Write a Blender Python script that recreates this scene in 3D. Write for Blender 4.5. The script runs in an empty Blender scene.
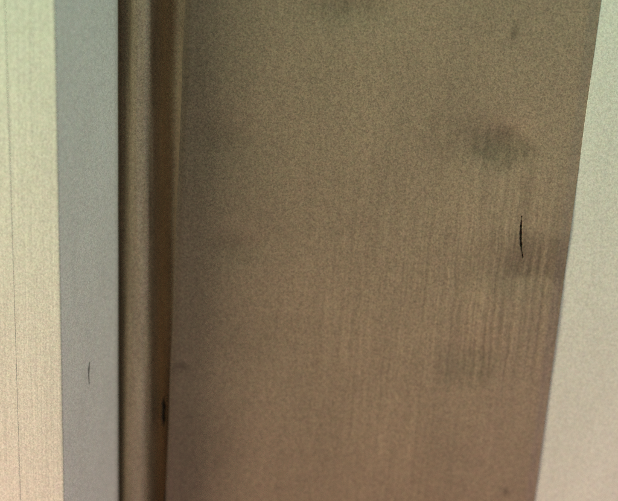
import bpy, math, random
from mathutils import Vector, Matrix, noise as mnoise

random.seed(4)
sc = bpy.context.scene
col = sc.collection

# ------------------------------------------------------------------ camera
FPX, CX, CY, DIST = 1000.0, 309.0, 250.5, 0.30      # focal length and centre in photo pixels, metres to the panel
down = Vector((-219.0, 3571.0, FPX)).normalized()   # vanishing point of the uprights, camera axes (right, down, forward)
Zw = -down
Xw = Vector((1, 0, 0)); Xw = (Xw - Xw.dot(Zw) * Zw).normalized()
Yw = Zw.cross(Xw)
def c2w(v): return Vector((Xw.dot(v), Yw.dot(v), Zw.dot(v)))
right, dwn, fwd = c2w(Vector((1, 0, 0))), c2w(Vector((0, 1, 0))), c2w(Vector((0, 0, 1)))
cam_pos = -DIST * fwd
cam = bpy.data.cameras.new('camera'); cam_o = bpy.data.objects.new('camera', cam); col.objects.link(cam_o)
up = -dwn; back = -fwd
cam_o.matrix_world = Matrix(((right.x, up.x, back.x, cam_pos.x), (right.y, up.y, back.y, cam_pos.y),
                             (right.z, up.z, back.z, cam_pos.z), (0, 0, 0, 1)))
cam.sensor_width = 36.0; cam.lens = 36.0 * FPX / 618.0
cam.clip_start = 0.01; cam.clip_end = 50
cam.dof.use_dof = True; cam.dof.focus_distance = 0.286; cam.dof.aperture_fstop = 6.0
sc.camera = cam_o

def W(px, py, Y=0.0):
    """photo pixel -> point on the upright plane y = Y"""
    d = c2w(Vector((px - CX, py - CY, FPX)))
    t = (Y - cam_pos.y) / d.y
    return cam_pos + d * t
def X(px, Y=0.0): return W(px, CY, Y).x

# ------------------------------------------------------------------ light
world = bpy.data.worlds.new('World'); sc.world = world; world.use_nodes = True
bg = world.node_tree.nodes['Background']
bg.inputs['Color'].default_value = (0.95, 0.97, 1.0, 1); bg.inputs['Strength'].default_value = 0.06

def area(name, loc, target, size, power, color):
    l = bpy.data.lights.new(name, 'AREA'); l.size = size; l.energy = power; l.color = color
    o = bpy.data.objects.new(name, l); col.objects.link(o); o.location = loc
    o.rotation_euler = (Vector(target) - Vector(loc)).to_track_quat('-Z', 'Y').to_euler()
    return o
GREEN, PINK = (0.58, 1.0, 0.70), (1.0, 0.53, 0.53)      # green for lamps added above, pink for lamps added below, for the colour cast
for tint, sgn, nm in ((GREEN, 1, 'added_upper'), (PINK, -1, 'added_lower')):
    area(nm + '_light_from_left', (-0.40, -0.098, 0.28 * sgn), (0.03, 0, 0.04 * sgn), 0.22, 5.4, tint)
    area(nm + '_light_from_right', (0.32, -0.088, 0.20 * sgn), (0.0, 0, 0.03 * sgn), 0.12, 0.70, [c * k for c, k in zip(tint, (.87, .97, 1.26))])
    area(nm + '_light_from_front', (-0.27, -0.36, 0.34 * sgn), (0.0, 0, 0.04 * sgn), 0.10, 0.36, tint)

sc.cycles.use_denoising = False                    # keep the fine grain of the paint
sc.view_settings.view_transform = 'Standard'; sc.view_settings.look = 'None'
sc.view_settings.exposure = 0.0; sc.view_settings.gamma = 1.0
sc.view_settings.use_curve_mapping = False

# ------------------------------------------------------------------ materials
class N:
    def __init__(s, name):
        s.m = bpy.data.materials.new(name); s.m.use_nodes = True
        s.t = s.m.node_tree; s.b = s.t.nodes['Principled BSDF']
        s.co = s.t.nodes.new('ShaderNodeTexCoord').outputs['Object']
    def link(s, a, b): s.t.links.new(a, b)
    def node(s, typ, **k):
        n = s.t.nodes.new(typ)
        for a, v in k.items(): setattr(n, a, v)
        return n
    def setin(s, sock, v):
        if hasattr(v, 'is_output'): s.link(v, sock)
        else: sock.default_value = v
    def math(s, op, a, b=0.0, c=None, clamp=False):
        n = s.node('ShaderNodeMath', operation=op, use_clamp=clamp)
        s.setin(n.inputs[0], a); s.setin(n.inputs[1], b)
        if c is not None: s.setin(n.inputs[2], c)
        return n.outputs[0]
    def scaled(s, sc3, off=(0, 0, 0), src=None):
        n = s.node('ShaderNodeMapping', vector_type='POINT')
        s.link(src or s.co, n.inputs[0]); n.inputs['Location'].default_value = off; n.inputs['Scale'].default_value = sc3
        return n.outputs[0]
    def noise(s, vec, scale=1.0, detail=2.0, rough=0.5, out='Fac'):
        n = s.node('ShaderNodeTexNoise'); s.link(vec, n.inputs['Vector'])
        n.inputs['Scale'].default_value = scale; n.inputs['Detail'].default_value = detail; n.inputs['Roughness'].default_value = rough
        return n.outputs[out]
    def ramp(s, v, a, b, lo=0.0, hi=1.0, smooth=True):
        n = s.node('ShaderNodeMapRange'); n.interpolation_type = 'SMOOTHSTEP' if smooth else 'LINEAR'
        s.setin(n.inputs[0], v)
        for i, q in zip((1, 2, 3, 4), (a, b, lo, hi)): n.inputs[i].default_value = q
        return n.outputs[0]
    def mix(s, f, a, b, mode='MIX'):
        n = s.node('ShaderNodeMix', data_type='RGBA', blend_type=mode)
        s.setin(n.inputs[0], f); s.setin(n.inputs[6], a); s.setin(n.inputs[7], b)
        return n.outputs[2]
    def mul(s, c, f):            # colour times a scalar socket
        n = s.node('ShaderNodeVectorMath', operation='SCALE'); s.link(c, n.inputs[0]); s.setin(n.inputs['Scale'], f)
        return n.outputs[0]
    def blob(s, c, r, soft=0.9, warp=None):
        """soft blotch: 1 at its middle, 0 outside; centre and radii in metres (x, z)"""
        n = s.node('ShaderNodeVectorMath', operation='SUBTRACT'); s.link(warp or s.co, n.inputs[0])
        n.inputs[1].default_value = (c[0], 0, c[1])
        m = s.node('ShaderNodeVectorMath', operation='MULTIPLY'); s.link(n.outputs[0], m.inputs[0])
        m.inputs[1].default_value = (1 / r[0], 0, 1 / r[1])
        l = s.node('ShaderNodeVectorMath', operation='LENGTH'); s.link(m.outputs[0], l.inputs[0])
        return s.ramp(l.outputs['Value'], 1.0, 1.0 - soft)
    def speckle(s, base, amount, chroma):
        """fine uneven stipple of old brushed paint"""
        def grit(step, off, rot):
            mp = s.node('ShaderNodeMapping', vector_type='POINT'); s.link(s.co, mp.inputs[0])
            mp.inputs['Location'].default_value = off; mp.inputs['Rotation'].default_value = rot
            sn = s.node('ShaderNodeVectorMath', operation='SNAP'); s.link(mp.outputs[0], sn.inputs[0]); sn.inputs[1].default_value = (step,) * 3
            sx = s.node('ShaderNodeVectorMath', operation='SCALE'); s.link(sn.outputs[0], sx.inputs[0]); sx.inputs['Scale'].default_value = 1.0 / step
            rd = s.node('ShaderNodeVectorMath', operation='SNAP'); s.link(sx.outputs[0], rd.inputs[0]); rd.inputs[1].default_value = (0.5,) * 3
            w = s.node('ShaderNodeTexWhiteNoise', noise_dimensions='3D'); s.link(rd.outputs[0], w.inputs['Vector'])
            return w.outputs['Value']
        a = s.math('ADD', s.math('MULTIPLY', grit(0.00024, (.11, .07, .05), (.2, .5, .3)), 0.5),
                   s.math('MULTIPLY', grit(0.00043, (.21, .17, .09), (.9, .1, .7)), 0.5))
        k = s.ramp(a, 0.0, 1.0, 1 - amount, 1 + amount, smooth=False)
        out = s.mul(base, k)
        cn = s.noise(s.scaled((1, 1, 1), (3.1, 1.7, 0.4)), 500.0, 1.0, 0.6, out='Color')
        return s.mix(chroma, out, s.mix(1.0, out, s.mul(cn, 2.0), 'MULTIPLY'))
    def finish(s, color, rough, bump=None, strength=0.3, dist=0.0004):
        s.link(color, s.b.inputs['Base Color']); s.setin(s.b.inputs['Roughness'], rough)
        if bump is not None:
            n = s.node('ShaderNodeBump'); n.inputs['Strength'].default_value = strength; n.inputs['Distance'].default_value = dist
            s.link(bump, n.inputs['Height']); s.link(n.outputs[0], s.b.inputs['Normal'])
        return s.m

def rgb(n, c):
    r = n.node('ShaderNodeRGB'); r.outputs[0].default_value = (*c, 1); return r.outputs[0]

def cream_paint(name, c, cloud=0.06):
    n = N(name)
    base = n.mul(rgb(n, c), n.ramp(n.noise(n.scaled((1, 1, 0.35)), 45.0, 3.0), 0.25, 0.75, 1 - cloud, 1 + cloud))
    fine = n.noise(n.co, 1500.0, 2.0, 0.6)
    brush = n.noise(n.scaled((900, 900, 25)), 1.0, 2.0)
    return n.finish(n.speckle(base, 0.24, 0.05), 0.55, n.math('ADD', fine, brush), 0.25, 0.0002)

M_casing = cream_paint('cream_casing_paint', (0.585, 0.555, 0.435))
M_wall = cream_paint('cream_wall_paint', (0.665, 0.625, 0.485), 0.04)

TAUPE = (0.280, 0.198, 0.120)
BEAD_BRIGHTENED = (0.62, 0.465, 0.30)  # the panel's taupe paint, brightened to make up for weak light on the bead

def taupe_moulding():
    n = N('taupe_moulding_paint')
    base = n.mul(rgb(n, BEAD_BRIGHTENED), n.ramp(n.noise(n.scaled((1, 1, 0.12)), 260.0, 3.0), 0.25, 0.75, 0.88, 1.1))
    grime = n.ramp(n.noise(n.scaled((1.4, 1, 0.18), (0.3, 0, 0)), 330.0, 4.0, 0.6), 0.60, 0.78)
    base = n.mix(n.math('MULTIPLY', grime, 0.35), base, rgb(n, (0.10, 0.07, 0.04)))
    fine = n.noise(n.co, 1400.0, 2.0, 0.6)
    br = n.noise(n.scaled((800, 800, 18)), 1.0, 3.0)
    return n.finish(n.speckle(base, 0.42, 0.06), 0.46, n.math('ADD', fine, br), 0.35, 0.0002)

def taupe_panel():
    n = N('taupe_panel_paint')
    # slightly wandering coordinates so that no blotch has a drawn outline
    wn = n.noise(n.scaled((1, 1, 1)), 85.0, 3.0, 0.55, out='Color')
    sub = n.node('ShaderNodeVectorMath', operation='SUBTRACT'); n.link(wn, sub.inputs[0]); sub.inputs[1].default_value = (.5, .5, .5)
    sca = n.node('ShaderNodeVectorMath', operation='SCALE'); n.link(sub.outputs[0], sca.inputs[0]); sca.inputs['Scale'].default_value = 0.012
    add = n.node('ShaderNodeVectorMath', operation='ADD'); n.link(n.co, add.inputs[0]); n.link(sca.outputs[0], add.inputs[1])
    warp = add.outputs[0]
    def pb(px, py, rx, ry, soft=0.9):
        p = W(px, py); return n.blob((p.x, p.z), (rx * 3e-4, ry * 3e-4), soft, warp)
    base = n.mul(rgb(n, TAUPE), n.ramp(n.noise(n.scaled((1, 1, 0.5)), 30.0, 4.0, 0.55), 0.25, 0.75, 0.90, 1.09))
    blotches = None  # soft darker patches mixed into the panel colour, several over the dents
    for px, py, rx, ry, k, soft in ((352, 0, 58, 30, .34, .9), (503, 148, 40, 26, .30, .65), (468, 134, 72, 40, .18, .9),
                                    (545, 256, 62, 34, .26, .45), (500, 262, 60, 48, .14, .7), (468, 362, 48, 34, .20, .8),
                                    (222, 132, 46, 26, .14, .9), (234, 244, 34, 24, .15, .9), (262, 330, 70, 40, .10, .9),
                                    (182, 368, 12, 10, .30, .8), (503, 490, 9, 11, .42, .8), (512, 36, 4, 18, .30, .8), (520.5, 186, 2.5, 34, .22, .9),
                                    (210, 440, 60, 60, .10, .9), (600, 60, 40, 120, .0, .9)):
        if k == 0: continue
        v = n.math('MULTIPLY', pb(px, py, rx, ry, soft), k)
        blotches = v if blotches is None else n.math('ADD', blotches, v)
    blotches = n.math('MINIMUM', blotches, 0.5)
    wisp = n.ramp(n.noise(n.scaled((420, 1, 60)), 1.0, 3.0, 0.6), 0.25, 0.7, 0.45, 1.15)
    blotches = n.math('MINIMUM', n.math('MULTIPLY', n.math('MULTIPLY', blotches, wisp), 1.45), 0.55)
    base = n.mix(blotches, base, rgb(n, (0.085, 0.060, 0.032)))
    # raised wood grain showing through the paint, strongest right of the middle
    sc2 = n.node('ShaderNodeVectorMath', operation='SCALE'); n.link(sub.outputs[0], sc2.inputs[0]); sc2.inputs['Scale'].default_value = 0.0022
    ad2 = n.node('ShaderNodeVectorMath', operation='ADD'); n.link(n.co, ad2.inputs[0]); n.link(sc2.outputs[0], ad2.inputs[1]); gw = ad2.outputs[0]
    grain = n.noise(n.scaled((820, 1, 22), src=gw), 1.0, 2.0, 0.6)
    gm = n.math('MAXIMUM', pb(492, 290, 150, 190, .9), n.math('MULTIPLY', pb(400, 330, 190, 260, .9), .55))
    gm = n.math('ADD', gm, 0.10)
    gcol = n.ramp(grain, 0.30, 0.70, -0.25, 0.22, smooth=False)
    base = n.mul(base, n.math('MULTIPLY_ADD', gcol, gm, 1.0))
    fine = n.noise(n.co, 1500.0, 2.0, 0.6)
    h = n.math('ADD', n.math('MULTIPLY', fine, 0.6), n.math('MULTIPLY', n.math('MULTIPLY', grain, gm), 1.2))
    return n.finish(n.speckle(base, 0.42, 0.06), 0.50, h, 0.4, 0.00025)

def dark_grime():
    n = N('dark_grime')
    c = n.mix(n.noise(n.co, 1200.0, 2.0), rgb(n, (0.02, 0.014, 0.008)), rgb(n, (0.05, 0.034, 0.02)))
    return n.finish(c, 0.9)
M_mould, M_panel, M_grime = taupe_moulding(), taupe_panel(), dark_grime()

# ------------------------------------------------------------------ helpers
def mesh(name, verts, faces, mat, parent=None, smooth=True):
    me = bpy.data.meshes.new(name); me.from_pydata([tuple(v) for v in verts], [], faces); me.update()
    if smooth: me.polygons.foreach_set('use_smooth', [True] * len(me.polygons))
    if smooth: me.set_sharp_from_angle(angle=math.radians(40))
    me.materials.append(mat)
    o = bpy.data.objects.new(name, me); col.objects.link(o)
    if parent: o.parent = parent
    return o
def empty(name, label, cat):
    o = bpy.data.objects.new(name, None); col.objects.link(o); o['label'] = label; o['category'] = cat
    o.empty_display_size = 0.02
    return o
Z0, Z1 = -0.24, 0.24
def loft(profiles, zs):
    """profiles: one closed counter-clockwise (from above) x,y ring for every z"""
    n = len(profiles[0]); v = []; f = []
    for p, z in zip(profiles, zs): v += [(x, y, z) for x, y in p]
    for k in range(len(zs) - 1):
        for i in range(n):
            j = (i + 1) % n
            f.append((k * n + i, k * n + j, (k + 1) * n + j, (k + 1) * n + i))
    f.append(tuple(reversed(range(n)))); f.append(tuple(range((len(zs) - 1) * n, len(zs) * n)))
    return v, f
def rounded(pts, radii, seg=6):
    out = []; n = len(pts)
    for i in range(n):
        p, r = Vector(pts[i]), radii[i]
        if r <= 0: out.append(tuple(p)); continue
        a = (Vector(pts[i - 1]) - p).normalized(); b = (Vector(pts[(i + 1) % n]) - p).normalized()
        ang = a.angle(b); t = r / math.tan(ang / 2); c = p + (a + b).normalized() * (r / math.sin(ang / 2))
        s, e = p + a * t - c, p + b * t - c
        out.append(tuple(c + s + a * (0.5 * r)))
        for k in range(seg + 1):
            d = s.slerp(e, k / seg) if s.angle(e) > 1e-4 else s
            out.append(tuple(c + d.normalized() * r))
        out.append(tuple(c + e + b * (0.5 * r)))
    return out
def wob(z, seed, amp, freq): return amp * mnoise.noise(Vector((seed * 7.31, 0.0, z * freq)))
ZS = [Z0 + (Z1 - Z0) * i / 160 for i in range(161)]

# ------------------------------------------------------------------ wall on the right
WALL_Y = -0.0018
xe = X(566.0)
def sheet(name, x0, x1, y, thick, mat):
    p = rounded([(x0, y), (x1, y), (x1, y + thick), (x0, y + thick)], [0.0002, 0, 0, 0], 4)
    v, f = loft([p] * 2, [Z0, Z1]); return mesh(name, v, f, mat, smooth=False)
wall = sheet('wall', xe - 0.0001, xe + 0.16, WALL_Y, 0.02, M_wall)
wall['kind'] = 'structure'; wall['label'] = 'cream painted wall at the right of the taupe panel'

# ------------------------------------------------------------------ door casing on the left
casing = empty('door_casing', 'door casing, cream painted batten with a shaded grey splayed side, left of the bead moulding', 'trim')
D = 0.024
fx0, fx1, bx = X(13.0, -D), X(60.5, -D), X(117.0, 0.001)
def tilt(z): return -0.0095 * z                  # the casing is not quite plumb
def casing_loft(base, seed, amp):
    prof = [[(x + tilt(z) * 1.0 + wob(z, seed, amp, 55), y + wob(z, seed + 3, amp, 40)) for x, y in base] for z in ZS]
    return loft(prof, ZS)
edge = rounded([(fx0 + 0.00001, -D), (fx1, -D), (bx, 0.001), (bx, 0.02), (fx0 + 0.00001, 0.02)], [0.0001, 0.0009, 0, 0, 0], 5)
v, f = casing_loft(edge, 1.0, 0.00006)
edge_board = mesh('edge_board', v, f, M_casing, casing)
flat = rounded([(fx0 - 0.10, -D - 0.00004), (fx0 - 0.00001, -D - 0.00004), (fx0 - 0.00001, 0.02), (fx0 - 0.10, 0.02)], [0, 0.0001, 0, 0], 5)
v, f = casing_loft(flat, 1.0, 0.00006)
flat_board = mesh('flat_board', v, f, M_casing, casing)

seam = rounded([(fx0 - 0.0003, -D + 0.00002), (fx0 + 0.0003, -D + 0.00002), (fx0 + 0.0003, -D + 0.002), (fx0 - 0.0003, -D + 0.002)], [0, 0, 0, 0])
v, f = casing_loft(seam, 1.0, 0.00006)
sm = mesh('painted_seam', v, f, M_casing, casing)

# ------------------------------------------------------------------ bead moulding
mould = empty('bead_strip', 'narrow taupe rounded bead moulding between the cream casing and the flat panel', 'moulding')
# (photo x at mid-height, depth in mm towards the room) near the top and near the bottom of the view
TOP = [(112, -5.5), (117, -5.5), (121, -5.2), (124.5, -4.4), (127.5, -2.9), (130.5, -1.7), (134, -1.2), (138, -1.35), (142, -1.8), (146, -2.7), (150, -4.2), (153, -6.2), (157, -9.5), (167, -11.4), (177, -9.6), (182, -3.0)]
BOT = [(112, -6.0), (120, -4.0), (124, -3.0), (127, -1.8), (130, -.9), (135, -.4), (140, -.35), (145, -.6), (150, -1.2), (154, -2.2), (158, -3.9), (161, -6.2), (164.5, -10.0), (169.5, -11.0), (173, -4.0), (183, -.2)]
def catmull(p, m=4):
    out = []
    for i in range(len(p) - 1):
        a, b, c, d = p[max(i - 1, 0)], p[i], p[i + 1], p[min(i + 2, len(p) - 1)]
        for k in range(m):
            t = k / m
            out.append(tuple(0.5 * (2 * b[q] + (c[q] - a[q]) * t + (2 * a[q] - 5 * b[q] + 4 * c[q] - d[q]) * t * t
                                    + (3 * b[q] - a[q] - 3 * c[q] + d[q]) * t ** 3) for q in (0, 1)))
    return out + [p[-1]]
profs = []
for z in ZS:
    t = min(1.0, max(0.0, (0.085 - z) / 0.165)); t = t * t * (3 - 2 * t) * 0.5 + t * 0.5
    c = catmull([(a[0] + (b[0] - a[0]) * t, a[1] + (b[1] - a[1]) * t) for a, b in zip(TOP, BOT)])
    ring = [(X(px) + wob(z, 5 + i * .02, .00022, 38), -h * 1e-3 + wob(z, 9 + i * .03, .00025, 45)) for i, (px, h) in enumerate(c)]
    profs.append(ring + [(ring[-1][0], 0.014), (ring[0][0], 0.014)])
v, f = loft(profs, ZS)
mesh('bead', v, f, M_mould, mould)
def sliver(name, pts, widths, y, mat, parent, thick=0.0003):
    """a thin ragged lens of dirt lying in a groove"""
    vs, fs = [], []
    for p, w in zip(pts, widths):
        vs += [(p[0] - w / 2, y, p[1]), (p[0], y - thick, p[1]), (p[0] + w / 2, y, p[1]), (p[0], y + thick, p[1])]
    for k in range(len(pts) - 1):
        for i in range(4):
            j = (i + 1) % 4; fs.append((k * 4 + i, k * 4 + j, k * 4 + 4 + j, k * 4 + 4 + i))
    fs += [(0, 3, 2, 1), tuple(len(pts) * 4 - 4 + i for i in range(4))]
    return mesh(name, vs, fs, mat, parent)
for (xa, ya), (xb, yb), wd in (((163.5, 398), (163.0, 426), 5), ((166.5, 486), (164.5, 520), 6)):
    pts, ws = [], []
    for k in range(11):
        t = k / 10; p = W(xa + (xb - xa) * t, ya + (yb - ya) * t, 0.0012)
        pts.append((p.x + random.uniform(-1, 1) * 1e-4, p.z)); ws.append(wd * 3e-4 * math.sin(math.pi * (0.04 + 0.92 * t)) ** .7 * random.uniform(.7, 1.1))
    g = sliver('open_joint', pts, ws, 0.0016, M_grime, mould, 0.0008)
    g['label'] = 'dark open gap in the groove beside the bead'

# ------------------------------------------------------------------ taupe panel
panel = empty('painted_board', 'flat taupe painted wood panel with soft dark blotches and one short black crack', 'panel')
xl, xr = X(180.0), xe - 0.0001
crack = [W(520.2, 214), W(519.6, 226), W(519.4, 238), W(520.2, 248), W(521.6, 256)]
crack = [(p.x, p.z) for p in crack]
czs = [c[1] for c in crack]
def crack_at(z):
    if z > czs[0] or z < czs[-1]: return None
    for (xa, za), (xb, zb) in zip(crack, crack[1:]):
        if zb <= z <= za:
            t = (za - z) / (za - zb); return xa + (xb - xa) * t, (czs[0] - z) / (czs[0] - czs[-1])
def axis(a, b, step, lo, hi, fine):
    r = []; q = a
    while q < b - 1e-7:
        r.append(q); q += fine if lo <= q < hi else step
    r.append(b); return r
R = 0.0036                                                   # worn round arris on the right
xs = axis(xl, xr - R, 0.0008, crack[2][0] - 0.0014, crack[2][0] + 0.0016, 0.00009)
zs = sorted(set([Z0 + 0.004 * k for k in range(121)] ))
zs = [z for z in zs if abs(z) > 0.092] + axis(-0.09, 0.09, 0.0009, czs[-1] - 0.001, czs[0] + 0.001, 0.0003)
zs = sorted(z for z in zs if Z0 <= z <= Z1)
dents = [(W(500, 140), .0085, .0060, .00045), (W(520, 268), .010, .0065, .0003), (W(470, 350), .010, .007, .0003), (W(352, 4), .012, .006, .0004),
         (W(228, 136), .012, .008, .0003), (W(238, 244), .009, .006, .0003), (W(300, 330), .02, .02, .0003)]
def surf(x, z):
    y = -0.0022 + 0.00035 * mnoise.noise(Vector((x * 22, 3.3, z * 14))) + 0.00012 * mnoise.noise(Vector((x * 95, 7.3, z * 40)))
    for p, rx, rz, d in dents:
        y += d * math.exp(-((x - p.x) / rx) ** 2 - ((z - p.z) / rz) ** 2)
    c = crack_at(z)
    if c:
        w = 0.00056 * math.sin(math.pi * min(1, max(0, c[1] * .96 + .02))) ** .5 * (0.7 + 0.9 * mnoise.noise(Vector((1.7, z * 900, 0))))
        y += 0.0016 * max(0.0, 1 - (abs(x - c[0]) / max(w, 1e-5)) ** 2)
    return y
verts, faces = [], []
NA = 8
nx = 1 + len(xs) + NA + 1
for z in zs:
    e = wob(z, 21, 0.0001, 30) + wob(z, 24, 0.00006, 120)
    tz = min(1.0, max(0.0, (0.085 - z) / 0.165)); dx = -0.0024 * tz + wob(z, 33, .0002, 60)   # the edge follows the groove beside the bead
    row = [(xl + dx, 0.012, z)]
    for k, x in enumerate(xs):
        g = max(0.0, 1 - (x - xl) / 0.0016)
        row.append((x + dx * max(0.0, 1 - (x - xl) / 0.008), surf(x, z) + 0.0008 * g * g, z))
    yl = surf(xs[-1], z)
    for k in range(1, NA + 1):
        a = k / NA; q = a                  # a shallow worn rebate along the wall
        row.append((xs[-1] + (R + e) * a, yl + 0.0003 * q * q * (3 - 2 * q), z))
    row.append((xs[-1] + R + e, 0.012, z))
    verts += row
for k in range(len(zs) - 1):
    for i in range(nx - 1):
        faces.append((k * nx + i, k * nx + i + 1, (k + 1) * nx + i + 1, (k + 1) * nx + i))
    faces.append((k * nx + nx - 1, k * nx, (k + 1) * nx, (k + 1) * nx + nx - 1))
faces.append(tuple(reversed(range(nx)))); faces.append(tuple(range((len(zs) - 1) * nx, len(zs) * nx)))
board = mesh('board', verts, faces, M_panel, panel)
pts, ws = [], []
for k in range(45):
    t = .02 + .96 * k / 44; z = czs[0] + (czs[-1] - czs[0]) * t; x, _ = crack_at(z)
    pts.append((x + random.uniform(-1, 1) * 9e-5, z)); ws.append(0.0011 * math.sin(math.pi * (t ** 1.25 * .86 + .05)) ** .8 * random.uniform(.35, 1.15))
ck = sliver('crack', pts, ws, -0.0017, M_grime, panel, 0.0003)
ck['label'] = 'short black vertical crack in the taupe paint'

# small dark scratch on the casing's return
sx = bx + (fx1 - bx) * 0.0
def on_return(px, py):
    # walk back along the pixel's ray to the splayed face
    best = None
    for k in range(400):
        Y = -D + (D + 0.001) * k / 399
        p = W(px, py, Y); xf = fx1 + (bx - fx1) * k / 399 + tilt(p.z)
        if best is None or abs(p.x - xf) < best[0]: best = (abs(p.x - xf), p)
    return best[1]
vs, fs = [], []
L = [on_return(89.3, 362), on_return(89.2, 366), on_return(88.8, 370), on_return(88.6, 374), on_return(89.0, 384)]
nrm = Vector((D + .001, -(bx - fx1), 0)).normalized()       # out of the splayed face
tan = Vector((nrm.y, -nrm.x, 0))
for p, w in zip(L, (.00003, .0003, .0004, .00015, .00003)):
    q = p + nrm * 0.0001
    vs += [q - tan * w, q + nrm * 0.00012, q + tan * w, q - nrm * 0.0004]
for k in range(len(L) - 1):
    for i in range(4):
        j = (i + 1) % 4; fs.append((k * 4 + i, k * 4 + j, k * 4 + 4 + j, k * 4 + 4 + i))
n_s = N('scratch_dirt'); M_scr = n_s.finish(n_s.mix(n_s.noise(n_s.co, 1500.0), rgb(n_s, (0.14, 0.125, 0.09)), rgb(n_s, (0.30, 0.28, 0.22))), 0.8)
s = mesh('scratch', vs, fs, M_scr, casing); s['label'] = 'small dark scratch on the casing return'

bpy.context.view_layer.update()
